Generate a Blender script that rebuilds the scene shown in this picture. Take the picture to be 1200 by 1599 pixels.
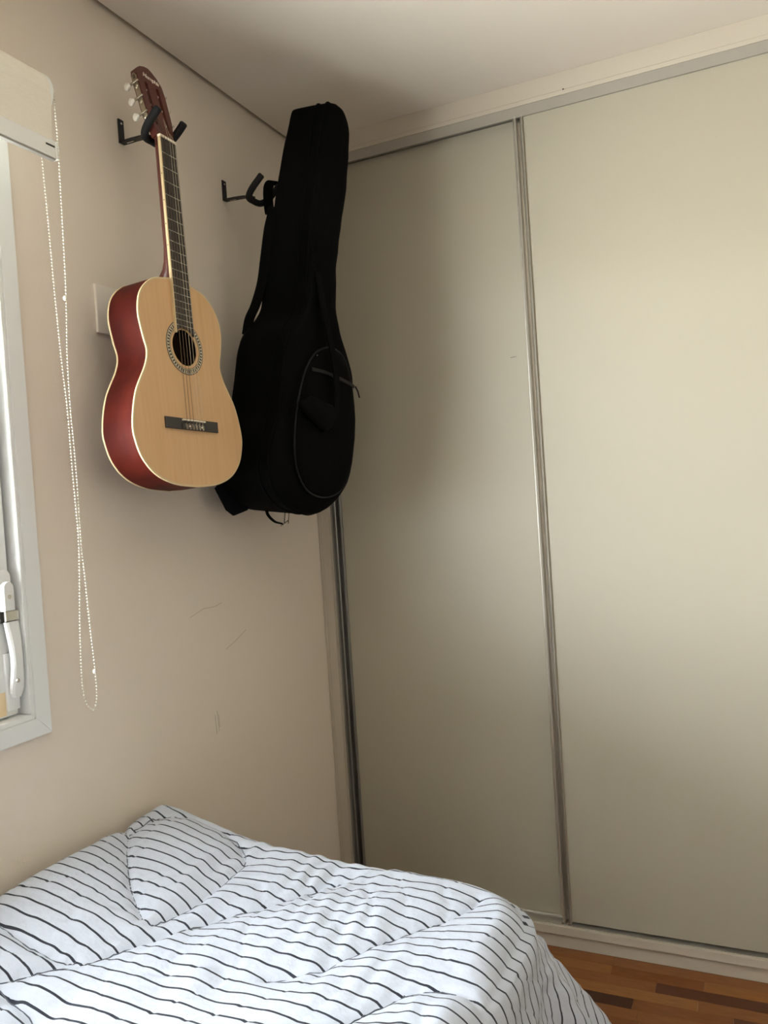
import bpy, bmesh, math, random
import numpy as np
from mathutils import Vector, Matrix, noise
random.seed(7)
sc = bpy.context.scene
for o in list(bpy.data.objects): bpy.data.objects.remove(o)
C = sc.collection

# ------------------------------------------------------------------ camera
YAW, PITCH, ROLL, FPX = math.radians(24.5447), math.radians(-1.2541), math.radians(-3.7990), 1246.31
fw = Vector((-math.sin(YAW)*math.cos(PITCH), math.cos(YAW)*math.cos(PITCH), math.sin(PITCH)))
rt = Vector((math.cos(YAW), math.sin(YAW), 0)); up = rt.cross(fw)
r2 = math.cos(ROLL)*rt + math.sin(ROLL)*up; u2 = -math.sin(ROLL)*rt + math.cos(ROLL)*up
cd = bpy.data.cameras.new('camera'); cam = bpy.data.objects.new('camera', cd); C.objects.link(cam)
cd.sensor_fit = 'VERTICAL'; cd.sensor_height = 24.0; cd.lens = FPX/1599*24.0
cd.clip_start = 0.02; cd.clip_end = 200
m = Matrix.Identity(4)
for i in range(3): m[i][0], m[i][1], m[i][2] = r2[i], u2[i], -fw[i]
m[0][3], m[1][3], m[2][3] = 1.330, 0.0, 1.413
cam.matrix_world = m
sc.camera = cam

# ------------------------------------------------------------------ daylight
world = bpy.data.worlds.new('overcast_sky'); sc.world = world; world.use_nodes = True
wn = world.node_tree.nodes; wl = world.node_tree.links
bg = wn['Background']
tc = wn.new('ShaderNodeTexCoord'); sep = wn.new('ShaderNodeSeparateXYZ'); cr = wn.new('ShaderNodeValToRGB')
mr = wn.new('ShaderNodeMapRange'); mr.inputs['From Min'].default_value = -1; mr.inputs['From Max'].default_value = 1
wl.new(tc.outputs['Generated'], sep.inputs[0]); wl.new(sep.outputs['Z'], mr.inputs['Value']); wl.new(mr.outputs[0], cr.inputs[0])
el = cr.color_ramp.elements
el[0].position = 0.0; el[0].color = (.36, .36, .345, 1)
el[1].position = 1.0; el[1].color = (.80, .87, 1.0, 1)
e = el.new(.47); e.color = (.40, .40, .385, 1)
e = el.new(.53); e.color = (.75, .77, .80, 1)
wl.new(cr.outputs[0], bg.inputs[0]); bg.inputs['Strength'].default_value = 60.0
vs = sc.view_settings
sc.display_settings.display_device = 'sRGB'
vs.view_transform = 'Standard'; vs.look = 'None'; vs.gamma = 1; vs.exposure = 0.96; vs.use_curve_mapping = False
# sky portal filling the window opening (helps the renderer find the sky)
pl = bpy.data.lights.new('window_portal', 'AREA'); pl.shape = 'RECTANGLE'; pl.size = 1.15; pl.size_y = 1.49
pl.cycles.is_portal = True
po = bpy.data.objects.new('window_portal', pl); C.objects.link(po)
po.location = (-0.15, .408, 1.581); po.rotation_euler = (0, -math.pi/2, 0)

# ------------------------------------------------------------------ helpers
def mat(name, col, rough=.6, metal=0., spec=.5, bump=None, vary=None, sheen=0, coat=0, trans=0, stretch=None, coords='Object'):
    m = bpy.data.materials.new(name); m.use_nodes = True
    n = m.node_tree.nodes; l = m.node_tree.links; b = n['Principled BSDF']
    b.inputs['Base Color'].default_value = (*col, 1); b.inputs['Roughness'].default_value = rough
    b.inputs['Metallic'].default_value = metal; b.inputs['Specular IOR Level'].default_value = spec
    b.inputs['Sheen Weight'].default_value = sheen; b.inputs['Coat Weight'].default_value = coat
    b.inputs['Transmission Weight'].default_value = trans
    if bump or vary:
        t = n.new('ShaderNodeTexCoord'); mp = n.new('ShaderNodeMapping'); l.new(t.outputs[coords], mp.inputs[0])
        if stretch: mp.inputs['Scale'].default_value = stretch
    if vary:                                   # (scale, second colour, amount contrast)
        nz = n.new('ShaderNodeTexNoise'); nz.inputs['Scale'].default_value = vary[0]; nz.inputs['Detail'].default_value = 5
        l.new(mp.outputs[0], nz.inputs['Vector'])
        r = n.new('ShaderNodeValToRGB'); r.color_ramp.elements[0].color = (*col, 1); r.color_ramp.elements[1].color = (*vary[1], 1)
        r.color_ramp.elements[0].position = .5-vary[2]; r.color_ramp.elements[1].position = .5+vary[2]
        l.new(nz.outputs['Fac'], r.inputs[0]); l.new(r.outputs[0], b.inputs['Base Color'])
    if bump:                                   # (scale, strength)
        nb = n.new('ShaderNodeTexNoise'); nb.inputs['Scale'].default_value = bump[0]; nb.inputs['Detail'].default_value = 4
        l.new(mp.outputs[0], nb.inputs['Vector'])
        bp = n.new('ShaderNodeBump'); bp.inputs['Strength'].default_value = bump[1]; bp.inputs['Distance'].default_value = .002
        l.new(nb.outputs['Fac'], bp.inputs['Height']); l.new(bp.outputs[0], b.inputs['Normal'])
    return m

def empty(name, loc=(0,0,0), **kw):
    o = bpy.data.objects.new(name, None); C.objects.link(o); o.location = loc; o.empty_display_size = .05
    for k, v in kw.items(): o[k] = v
    return o
def mesh_obj(name, V, F, material, parent=None, smooth=False, **kw):
    me = bpy.data.meshes.new(name); me.from_pydata([tuple(map(float, v)) for v in V], [], F); me.update()
    return link_mesh(name, me, material, parent, smooth, **kw)
def link_mesh(name, me, material, parent=None, smooth=False, **kw):
    if material is not None and not isinstance(material, (list, tuple)): material = [material]
    for x in material or []: me.materials.append(x)
    if smooth: me.polygons.foreach_set('use_smooth', [True]*len(me.polygons))
    o = bpy.data.objects.new(name, me); C.objects.link(o)
    if parent:
        o.parent = parent
        P = parent; M = Matrix.Identity(4)
        while P: M = P.matrix_basis @ M if False else (P.matrix_basis @ M); P = P.parent
        o.matrix_basis = M.inverted()          # geometry is written in world coordinates
    for k, v in kw.items(): o[k] = v
    return o
def boxes_bm(bl, bevel=0.0, seg=2):
    bm = bmesh.new()
    for (a, b) in bl:
        x0,y0,z0 = [min(a[i], b[i]) for i in range(3)]; x1,y1,z1 = [max(a[i], b[i]) for i in range(3)]
        v = [bm.verts.new(p) for p in ((x0,y0,z0),(x1,y0,z0),(x1,y1,z0),(x0,y1,z0),(x0,y0,z1),(x1,y0,z1),(x1,y1,z1),(x0,y1,z1))]
        for f in ((0,3,2,1),(4,5,6,7),(0,1,5,4),(1,2,6,5),(2,3,7,6),(3,0,4,7)): bm.faces.new([v[i] for i in f])
    if bevel: bmesh.ops.bevel(bm, geom=bm.edges[:], offset=bevel, segments=seg, affect='EDGES', profile=.6)
    return bm
def bm_obj(name, bm, material, parent=None, smooth=False, xf=None, **kw):
    if xf is not None: bm.transform(xf)
    bmesh.ops.recalc_face_normals(bm, faces=bm.faces[:])
    me = bpy.data.meshes.new(name); bm.to_mesh(me); bm.free()
    return link_mesh(name, me, material, parent, smooth, **kw)
def box(name, a, b, material, parent=None, bevel=0.0, xf=None, **kw):
    return bm_obj(name, boxes_bm([(a, b)], bevel), material, parent, False, xf, **kw)
def catmull(P, n=6, closed=False):
    P = [Vector(p) for p in P]; N = len(P); out = []
    for i in range(N if closed else N-1):
        if closed: a,b,c,d = P[(i-1)%N], P[i], P[(i+1)%N], P[(i+2)%N]
        else:
            b, c = P[i], P[i+1]; a = P[i-1] if i else 2*b-c; d = P[i+2] if i+2 < N else 2*c-b
        for k in range(n):
            t = k/n
            out.append(.5*((2*b)+(c-a)*t+(2*a-5*b+4*c-d)*t*t+(3*b-a-3*c+d)*t**3))
    if not closed: out.append(P[-1])
    return out
def tube_vf(path, r, n=8, closed=False, flat=None, up=None):
    """sweep a circle (or a flat strap of half sizes flat=(w,t)) along path"""
    P = [Vector(p) for p in path]; N = len(P); V = []; F = []
    ref = Vector(up) if up else Vector((0.13, .21, .97))
    for i, p in enumerate(P):
        a = P[(i-1)%N] if (closed or i) else P[i]; b = P[(i+1)%N] if (closed or i < N-1) else P[i]
        t = (b-a).normalized(); s = t.cross(ref)
        if s.length < 1e-4: s = t.orthogonal()
        s.normalize(); q = s.cross(t)
        rr = r[i] if isinstance(r, (list, tuple)) else r
        if flat:
            for sx, sy in ((-1,-1),(1,-1),(1,1),(-1,1)): V.append(p + s*flat[0]*sx + q*flat[1]*sy)
        else:
            for k in range(n):
                an = 2*math.pi*k/n; V.append(p + s*rr*math.cos(an) + q*rr*math.sin(an))
    n = 4 if flat else n
    for i in range(N if closed else N-1):
        j = (i+1) % N
        for k in range(n): F.append((i*n+k, i*n+(k+1)%n, j*n+(k+1)%n, j*n+k))
    if not closed: F.append(tuple(range(n))[::-1]); F.append(tuple((N-1)*n+k for k in range(n)))
    return V, F
def tube(name, path, r, material, parent=None, n=8, closed=False, flat=None, up=None, **kw):
    V, F = tube_vf(path, r, n, closed, flat, up)
    return mesh_obj(name, V, F, material, parent, smooth=not flat, **kw)
def loft(rings, cap0=False, cap1=False, closed=True):
    V = []; F = []; n = len(rings[0])
    for r in rings: V += list(r)
    for i in range(len(rings)-1):
        for k in range(n if closed else n-1):
            k2 = (k+1) % n; F.append((i*n+k, i*n+k2, (i+1)*n+k2, (i+1)*n+k))
    if cap0: F.append(tuple(range(n))[::-1])
    if cap1: F.append(tuple((len(rings)-1)*n+k for k in range(n)))
    return V, F
def prism_holes(outer, holes, w0, w1, P):
    """flat plate with holes in local (u,v), from w0 to w1; P maps local->world"""
    bm = bmesh.new(); loops = [outer]+holes
    def ring(w):
        es = []; vv = []
        for lp in loops:
            vs_ = [bm.verts.new(P(a, b, w)) for a, b in lp]; vv.append(vs_)
            es += [bm.edges.new((vs_[i], vs_[(i+1)%len(vs_)])) for i in range(len(vs_))]
        bmesh.ops.triangle_fill(bm, use_beauty=True, edges=es)
        return vv
    A = ring(w0); B = ring(w1)
    for a, b in zip(A, B):
        for i in range(len(a)):
            j = (i+1) % len(a); bm.faces.new((a[i], a[j], b[j], b[i]))
    return bm

# ------------------------------------------------------------------ materials
M = {}
M['wall'] = mat('wall_paint', (.74,.655,.565), .75, spec=.3, bump=(160,.12))
M['walldark'] = mat('low_bounce_wall_paint', (.29,.26,.22), .7, spec=.3, bump=(160,.12))  # unseen right wall, colour darkened to cut bounce light and deepen contrast
M['slab'] = mat('sky_blocker_grey', (.42,.44,.49), .85)  # grey of the slab added outside to block sky
M['ceiling'] = mat('ceiling_paint', (.70,.64,.565), .85, spec=.2, bump=(120,.06))
M['dark'] = mat('shadow_gap', (.05,.047,.04), .9)
M['ward'] = mat('wardrobe_laminate', (.385,.351,.279), .45, spec=.3, bump=(400,.05))
M['wardframe'] = mat('wardrobe_frame_laminate', (.50,.445,.37), .45, spec=.4)
M['alu'] = mat('satin_aluminium', (.56,.53,.475), .38, metal=.75)
M['track'] = mat('grey_track', (.36,.33,.29), .5, metal=.3)
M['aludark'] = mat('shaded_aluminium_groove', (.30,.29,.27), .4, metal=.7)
M['rubber'] = mat('black_rubber', (.012,.012,.013), .75, spec=.25)
M['blackmetal'] = mat('black_painted_steel', (.014,.014,.016), .5, spec=.3)
M['whitepvc'] = mat('white_window_paint', (.74,.75,.75), .35, spec=.5)
M['screen'] = mat('grey_insect_screen', (.22,.21,.20), .8)
M['plate'] = mat('cream_switch_plate', (.80,.735,.66), .35)
M['fabricblind'] = mat('blind_fabric', (.80,.755,.67), .9, spec=.1, bump=(90,.35), stretch=(1,1.5,12), vary=(70,(.74,.69,.60),.25))
M['blindbar'] = mat('blind_rail', (.76,.755,.72), .4)
M['bead'] = mat('bead_chain_plastic', (.62,.585,.51), .4)
M['slot'] = mat('dark_slot', (.03,.028,.025), .8)
M['chrome'] = mat('bright_steel', (.62,.60,.55), .25, metal=1)
M['tape'] = mat('amber_tape', (.78,.62,.40), .3, spec=.5)
# guitar
M['spruce'] = mat('natural_spruce', (.585,.352,.170), .30, spec=.45, vary=(14,(.655,.41,.212),.28), stretch=(3,7,.35), bump=(60,.03))
M['mahog'] = mat('red_mahogany', (.066,.0085,.005), .5, spec=.05, vary=(9,(.034,.005,.004),.22), stretch=(3,3,1.0))
M['neck'] = mat('neck_mahogany', (.105,.026,.018), .38, vary=(12,(.075,.018,.013),.25), stretch=(4,4,.6))
M['inside'] = mat('raw_inside_wood', (.10,.055,.035), .8)
M['binding'] = mat('cream_binding', (.60,.465,.27), .55, spec=.2)
M['fretboard'] = mat('dark_fretboard', (.028,.024,.022), .45, vary=(30,(.042,.036,.033),.2), stretch=(6,6,.4))
M['fret'] = mat('fret_wire', (.55,.52,.46), .3, metal=1)
M['bone'] = mat('white_nut', (.80,.72,.58), .4)
M['bridge'] = mat('dark_bridge_wood', (.035,.030,.027), .5)
M['bass'] = mat('wound_string', (.16,.11,.07), .4, metal=.6)
M['nylon'] = mat('clear_nylon', (.62,.52,.38), .25, spec=.5)
M['nickel'] = mat('tuner_metal', (.50,.45,.36), .35, metal=1)
M['pearl'] = mat('pearl_button', (.74,.70,.62), .3)
M['rosdark'] = mat('rosette_dark', (.030,.028,.024), .5)
M['roslight'] = mat('rosette_light', (.58,.50,.36), .5)
M['decal'] = mat('silver_decal', (.72,.66,.56), .4)
# bag
M['bag'] = mat('black_nylon', (.0021,.0021,.0023), .9, spec=.06, bump=(700,.3))
M['bagtrim'] = mat('black_piping', (.0058,.0058,.0062), .5, spec=.22)
M['strap'] = mat('black_webbing', (.0022,.0022,.0025), .85, spec=.06, bump=(900,.3))
M['patch'] = mat('blue_black_patch', (.0035,.0038,.0055), .8, spec=.1)

# ------------------------------------------------------------------ room shell
RX, RY0, RY1, H = 2.75, -1.55, 2.98, 2.60
WY0, WY1, WZ0, WZ1 = -.33, 1.146, 1.012, 2.15       # window opening in the left wall
def struct(o): o['kind'] = 'structure'; return o
T = .16
struct(bm_obj('wall_left', boxes_bm([((-T,RY0-T,-.1),(0,WY0,H+.15)), ((-T,WY1,-.1),(0,RY1+T,H+.15)),
      ((-T,WY0,-.1),(0,WY1,WZ0)), ((-T,WY0,WZ1),(0,WY1,H+.15))]), M['wall']))
struct(box('wall_right', (RX,RY0-T,-.1), (RX+T,RY1+T,H+.15), M['walldark']))
struct(box('wall_back', (0,RY1,-.1), (RX,RY1+T,H+.15), M['wall']))
struct(box('wall_front', (0,RY0-T,-.1), (RX,RY0,H+.15), M['wall']))
struct(box('ceiling', (.018,RY0,H), (RX,RY1,H+.04), M['ceiling'], bevel=0))
struct(box('trim_1', (0,RY0,H+.045), (RX,RY1,H+.10), M['dark']))       # closes the shadow gap above the plaster ceiling

struct(box('added_sky_blocker', (-2.40,-4.2,2.36), (-T,5.2,2.50), M['slab']))     # unseen slab added outside to keep direct sky off the bed

# floor: strip parquet, boards laid along the wardrobe
fl = struct(box('floor', (0,RY0,-.1), (RX,RY1,-.012), mat('floor_screed', (.10,.06,.035), .9)))
tones = [(.245,.092,.024), (.175,.056,.015), (.100,.028,.010), (.300,.125,.034), (.060,.018,.008), (.215,.075,.020)]
woods = [mat('parquet_strip_wood', t, .30, spec=.5, vary=(16,(t[0]*.72,t[1]*.66,t[2]*.6),.2), stretch=(1.2,14,1), bump=(50,.04)) for t in tones]
PW = .0455
def plank_mesh(L, wd):
    bm = boxes_bm([((0,0,-.012),(L-.0008,PW-.0008,0))]); bmesh.ops.recalc_face_normals(bm, faces=bm.faces[:])
    me = bpy.data.meshes.new('plank'); bm.to_mesh(me); bm.free(); me.materials.append(wd); return me
plank_cache = {}
farV, farF, farM = [], [], []
row = 0; y = 2.374 - PW
while y > RY0 - PW:
    x = -random.random()*.3
    while x < RX:
        L = random.choice((.25,.30,.35,.40,.45)); ti = random.choices(range(6), (5,4,3,4,2,4))[0]
        x0 = max(x, 0); x1 = min(x+L, RX); y0 = max(y, RY0)
        if x1 - x0 > .02:
            if y > 1.0 and x+L <= RX and x >= 0:
                k = (L, ti)
                if k not in plank_cache: plank_cache[k] = plank_mesh(L, woods[ti])
                o = bpy.data.objects.new('plank', plank_cache[k]); C.objects.link(o); o.parent = fl; o.location = (x, y, 0)
            elif y > 1.0:
                box('plank', (x0,y0,-.012), (x1-.0008,y+PW-.0008,0), woods[ti], fl)
            else:
                b0 = len(farV)
                farV += [(x0,y0,0),(x1-.0008,y0,0),(x1-.0008,y+PW-.0008,0),(x0,y+PW-.0008,0),(x0,y0,-.012),(x1-.0008,y0,-.012),(x1-.0008,y+PW-.0008,-.012),(x0,y+PW-.0008,-.012)]
                for f in ((0,1,2,3),(0,4,5,1),(1,5,6,2),(2,6,7,3),(3,7,4,0)): farF.append([b0+i for i in f]); farM.append(ti)
        x += L
    y -= PW; row += 1
fo = mesh_obj('parquet_strips', farV, farF, woods, fl, kind='stuff')
fo.data.polygons.foreach_set('material_index', farM)

# ------------------------------------------------------------------ window in the left wall
win = struct(empty('window_1', (0, WY1, WZ0)))
fwid, fth = .038, .012
def mitred(name, yo0, yo1, zo0, zo1, wdt, x0, x1, m_, parent):
    """four mitred bars around the opening"""
    O = [(yo0,zo0),(yo1,zo0),(yo1,zo1),(yo0,zo1)]; I = [(yo0+wdt,zo0+wdt),(yo1-wdt,zo0+wdt),(yo1-wdt,zo1-wdt),(yo0+wdt,zo1-wdt)]
    for i in range(4):
        j = (i+1) % 4; q = [O[i], O[j], I[j], I[i]]; g = .0004
        V = [(x0,a,b) for a, b in q]+[(x1,a,b) for a, b in q]
        bm = bmesh.new(); vs_ = [bm.verts.new(v) for v in V]
        for f in ((0,1,2,3),(4,7,6,5),(0,4,5,1),(1,5,6,2),(2,6,7,3),(3,7,4,0)): bm.faces.new([vs_[k] for k in f])
        bmesh.ops.bevel(bm, geom=bm.edges[:], offset=.0012, segments=2, affect='EDGES')
        bm_obj(name, bm, m_, parent)
mitred('casing_bar', WY0-fwid, WY1+fwid, WZ0-fwid, WZ1+fwid, fwid, .0, fth, M['whitepvc'], win)
mitred('jamb_lining', WY0-.0, WY1+.0, WZ0-.0, WZ1+.0, .010, -.13, fth-.001, M['whitepvc'], win)
# sashes: two hung side by side, right one carries the handle
def sash(y0, y1):
    z0, z1 = WZ0+.014, WZ1-.014
    s = bm_obj('sash', boxes_bm([((-.045,y0,z0),(-.012,y0+.075,z1)), ((-.045,y1-.058,z0),(-.012,y1,z1)),
         ((-.045,y0+.075,z0),(-.0125,y1-.058,z0+.075)), ((-.045,y0+.075,z1-.06),(-.0125,y1-.058,z1))], .003), M['whitepvc'], win)
    g = mat('window_glass', (1,1,1), .0)
    nt = g.node_tree; n = nt.nodes; b = n['Principled BSDF']; n.remove(b)
    tr = n.new('ShaderNodeBsdfTransparent'); tr.inputs[0].default_value = (.96,.98,.97,1)
    gl = n.new('ShaderNodeBsdfGlossy'); gl.inputs['Roughness'].default_value = .01
    lw = n.new('ShaderNodeLayerWeight'); lw.inputs[0].default_value = .5
    pw_ = n.new('ShaderNodeMath'); pw_.operation = 'POWER'; pw_.inputs[1].default_value = 5.0; nt.links.new(lw.outputs['Facing'], pw_.inputs[0])
    fr = n.new('ShaderNodeMath'); fr.operation = 'MULTIPLY_ADD'; fr.inputs[1].default_value = .95; fr.inputs[2].default_value = .04; nt.links.new(pw_.outputs[0], fr.inputs[0]); mx = n.new('ShaderNodeMixShader')
    nt.links.new(fr.outputs[0], mx.inputs[0]); nt.links.new(tr.outputs[0], mx.inputs[1]); nt.links.new(gl.outputs[0], mx.inputs[2])
    nt.links.new(mx.outputs[0], n['Material Output'].inputs[0])
    box('pane', (-.031,y0+.07,z0+.07), (-.027,y1-.054,z1-.055), g, s)
    return s
ym = (WY0+WY1)/2
bm_obj('frame_stop', boxes_bm([((-.085,WY0+.008,WZ0+.009),(-.055,WY0+.05,WZ1-.009)), ((-.085,WY1-.05,WZ0+.009),(-.055,WY1-.008,WZ1-.009)),
   ((-.085,WY0+.05,WZ0+.009),(-.055,WY1-.05,WZ0+.05)), ((-.085,WY0+.05,WZ1-.05),(-.055,WY1-.05,WZ1-.009)), ((-.085,ym-.03,WZ0+.05),(-.055,ym+.03,WZ1-.05))]), M['whitepvc'], win)
sash(WY0+.012, ym-.001); sr = sash(ym+.001, WY1-.020)
box('screen_edge', (-.052,WY1-.024,WZ0+.20), (-.040,WY1-.008,WZ1-.012), M['screen'], win, label='grey mesh strip in the gap beside the sash')
# lever handle with upper keeper
hy = 1.110
hd = bm_obj('handle', boxes_bm([((-.013,hy-.012,1.037),(-.006,hy+.017,1.15))], .002), M['whitepvc'], win)
def stadium(y0, y1, z0, z1, x0, x1, rb, rtp, n=10):
    ring = []
    cy = (y0+y1)/2; r = (y1-y0)/2
    pts = []
    if rb: pts += [(cy+r*math.cos(a), z0+r+r*math.sin(a)) for a in np.linspace(math.pi, 2*math.pi, n)]
    else: pts += [(y0,z0),(y1,z0)]
    if rtp: pts += [(cy+r*math.cos(a), z1-r+r*math.sin(a)) for a in np.linspace(0, math.pi, n)]
    else: pts += [(y1,z1),(y0,z1)]
    sh = lambda k: [((cy+(a-cy)*k), ((z0+z1)/2+(b-(z0+z1)/2)*(1-(1-k)*.25))) for a, b in pts]
    rings = [[(x0,a,b) for a, b in pts], [(x1-.003,a,b) for a, b in pts], [(x1,a,b) for a, b in sh(.86)]]
    return loft(rings, True, True)
V, F = stadium(hy-.013, hy+.013, 1.234, 1.292, -.012, .006, False, True)
mesh_obj('keeper', V, F, M['whitepvc'], hd)
V, F = stadium(hy-.015, hy+.015, 1.28, 1.315, -.012, -.003, False, True)
mesh_obj('keeper_base', V, F, M['whitepvc'], hd)
# lever: waisted profile
rings = []
for i in range(17):
    t = i/16; z = 1.062+t*(1.212-1.062)
    w = .0165 - .0040*math.sin(math.pi*t)**2; off = .004*math.sin(math.pi*t); xx = .002+.007*math.sin(math.pi*min(1,t*1.0))
    if i == 0: w *= .55
    if i == 1: w *= .9
    cy = hy+.007+off*.6
    rings.append([(-.006+xx*.55, cy-w, z), (xx-.002, cy-w*.9, z), (xx, cy-w*.6, z), (xx, cy+w*.6, z), (xx-.002, cy+w*.9, z), (-.006+xx*.55, cy+w, z)])
V, F = loft(rings, True, True); mesh_obj('lever', V, F, M['whitepvc'], hd, smooth=False)
box('latch_bolt', (-.011,hy-.009,1.213), (.002,hy+.024,1.233), M['chrome'], hd, bevel=.002, label='bright metal latch bolt')
box('latch_pocket', (-.012,hy-.013,1.211), (-.006,hy+.011,1.236), M['slot'], hd, label='dark pocket behind the latch bolt')
for z, xx in ((1.262,.0062),(1.096,.0085)):
    bm = bmesh.new(); bmesh.ops.create_cone(bm, cap_ends=True, segments=14, radius1=.0046, radius2=.0038, depth=.002)
    bm_obj('screw', bm, M['chrome'], hd, xf=Matrix.Translation((xx,hy+(.004 if z < 1.2 else 0),z)) @ Matrix.Rotation(math.pi/2,4,'Y'))
box('tape', (-.0125,1.00,1.030), (-.0115,1.098,1.076), M['tape'], win, label='small amber strip of tape on the lower sash rail')

# ------------------------------------------------------------------ roller blind
bl = empty('roller_blind', (.085,1.2,2.26), label='cream fabric roller blind rolled up above the window, with white bead chain', category='blind')
BY0, BY1 = -.42, 1.208
RC = (.078, 2.252); RR = .045
prof = []
for a in np.linspace(math.radians(190), math.radians(-5), 26): prof.append((RC[0]+RR*math.cos(a), RC[1]+RR*math.sin(a)))
prof += [(RC[0]+RR+.002-.006*t, RC[1]-.005-t*(RC[1]-.005-2.150)) for t in np.linspace(.08,1,8)]
inner = [(x-.0015 if i > 20 else RC[0]+(x-RC[0])*.96, z if i > 20 else RC[1]+(z-RC[1])*.96) for i, (x, z) in enumerate(prof)]
ring = prof+inner[::-1]
V, F = loft([[(x,BY0+.012,z) for x, z in ring], [(x,BY1-.012,z) for x, z in ring]], True, True)
mesh_obj('fabric', V, F, M['fabricblind'], bl, smooth=False)
xb = prof[-1][0]
bar = box('bottom_rail', (xb-.008,BY0+.010,2.117), (xb+.005,BY1-.008,2.152), M['blindbar'], bl, bevel=.003)
box('end_cap', (xb-.009,BY1-.009,2.116), (xb+.0055,BY1-.003,2.151), M['blindbar'], bar, bevel=.002)
box('rail_slot', (xb+.0045,BY1-.034,2.137), (xb+.0056,BY1-.012,2.1405), M['slot'], bar)
box('lower_lip', (xb-.006,BY0+.012,2.1135), (xb+.003,BY1-.010,2.117), M['aludark'], bar)
V, F = stadium(-.045+RC[0], .045+RC[0], RC[1]-.045, RC[1]+.046, 0, .012, True, True, 14)
V = [(y_, BY1-.012+x_, z_) for x_, y_, z_ in V]
br = mesh_obj('end_bracket', V, F, M['blindbar'], bl)
box('wall_lug', (0.0,BY1-.010,RC[1]-.02), (.04,BY1-.002,RC[1]+.03), M['blindbar'], br)
box('bracket_slot', (RC[0]+.014,BY1-.003,RC[1]+.012), (RC[0]+.020,BY1+.0006,RC[1]+.026), M['slot'], br)
V, F = stadium(RC[0]-.030, RC[0]+.036, RC[1]-.036, RC[1]+.030, 0, .010, True, True, 14)
V = [(y_, BY1-.001+x_*.6, z_) for x_, y_, z_ in V]; mesh_obj('chain_cover', V, F, M['blindbar'], br)
# bead chain: outer strand then inner strand, one loop
yc = 1.2
outer = [(.118,yc+.002,2.268),(.1275,yc,2.250),(.1285,yc,2.200),(.1285,yc,2.114),(.116,yc+.006,1.876),(.112,yc,1.725),(.110,yc,1.623),(.109,yc+.003,1.559),(.110,yc+.003,1.469),(.109,yc+.003,1.354),(.112,yc+.003,1.289),(.117,yc+.002,1.186),(.124,yc,1.096),(.1235,yc,1.051),(.118,yc,1.027),(.111,yc,1.019)]
innr = [(.103,yc-.001,1.023),(.093,yc-.002,1.040),(.089,yc-.002,1.082),(.095,yc-.003,1.186),(.104,yc-.003,1.289),(.109,yc-.003,1.367),(.108,yc-.003,1.431),(.105,yc-.002,1.521),(.102,yc,1.624),(.096,yc,1.727),(.091,yc,1.868),(.088,yc,2.009),(.084,yc,2.136),(.080,yc,2.215)]
kc = 1.014; eye = Vector((1.330, 0, 1.413)); far_ = lambda p: eye+(Vector(p)-eye)*kc
cp = catmull([far_(p) for p in outer+innr], 16)
bm = bmesh.new(); acc = 0; pos = []
for a, b in zip(cp[:-1], cp[1:]):
    L = (b-a).length; d = 0
    while acc + (L-d) >= .0066:
        d += .0066-acc; acc = 0; pos.append(a.lerp(b, d/L))
    acc += L-d
proto = bmesh.new(); bmesh.ops.create_icosphere(proto, subdivisions=1, radius=.0020)
pv = [v.co.copy() for v in proto.verts]; pf = [[v.index for v in f.verts] for f in proto.faces]; proto.free()
V = []; F = []
for p in pos:
    b0 = len(V); V += [p+q for q in pv]; F += [[b0+i for i in f] for f in pf]
tv, tf = tube_vf(cp[::4], .00025, 4); b0 = len(V); V += tv; F += [[b0+i for i in f] for f in tf]
ch = mesh_obj('bead_chain', V, F, M['bead'], bl, smooth=True, kind='stuff', label='white bead chain hanging in a long loop')
for p in ((.1225,yc,1.098),(.1285,yc,2.135),(.1145,yc+.003,1.845)):
    bm = bmesh.new(); bmesh.ops.create_uvsphere(bm, u_segments=12, v_segments=8, radius=.0042); bmesh.ops.scale(bm, vec=(1,1,1.25), verts=bm.verts[:])
    bm_obj('chain_joiner', bm, M['bead'], ch, True, Matrix.Translation(far_(p)))

# ------------------------------------------------------------------ cover plate on the wall
wp = bm_obj('blank_plate', boxes_bm([((0,1.402,1.824),(.007,1.517,1.936))], .0025), M['plate'],
   label='cream blank cover plate on the wall, half hidden behind the guitar', category='wall plate')

# a few scuffs and pencil-thin scratches on the left wall
M['scuff'] = mat('grey_scuff', (.40,.355,.30), .8)
wl_ = bpy.data.objects['wall_left']
for pts in ([(1.735,.853),(1.738,.800)],[(1.745,.862),(1.748,.806)],[(1.751,.850),(1.752,.815)],[(1.805,1.016),(1.850,1.030),(1.905,1.052)],[(1.66,1.128),(1.72,1.142),(1.77,1.140),(1.80,1.146)]):
    V, F = tube_vf([(.0,a,b) for a, b in pts], .0007, 5); mesh_obj('scuff', V, F, M['scuff'], wl_)
# ------------------------------------------------------------------ fitted wardrobe
YW = 2.374
wd = empty('wardrobe', (.78, YW, 0), label='built-in beige sliding-door wardrobe with aluminium profiles filling the end wall', category='wardrobe')
box('top_fascia', (.002,YW-.002,2.548), (RX-.002,YW+.03,2.5995), M['wardframe'], wd)
box('top_cover_strip', (.002,YW-.004,2.534), (RX-.002,YW+.03,2.5465), M['wardframe'], wd)
bm = bmesh.new(); bmesh.ops.create_cone(bm, cap_ends=True, segments=10, radius1=.0022, radius2=.0022, depth=.002)
bm_obj('screw_hole', bm, M['slot'], wd, xf=Matrix.Translation((.905,YW-.0036,2.5475)) @ Matrix.Rotation(math.pi/2,4,'X'))
bm_obj('top_track', boxes_bm([((.001,YW-.001,2.503),(RX-.001,YW+.006,2.534)), ((.001,YW+.006,2.515),(RX-.001,YW+.11,2.534)), ((.001,YW+.048,2.503),(RX-.001,YW+.052,2.515))]), M['track'], wd)
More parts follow.
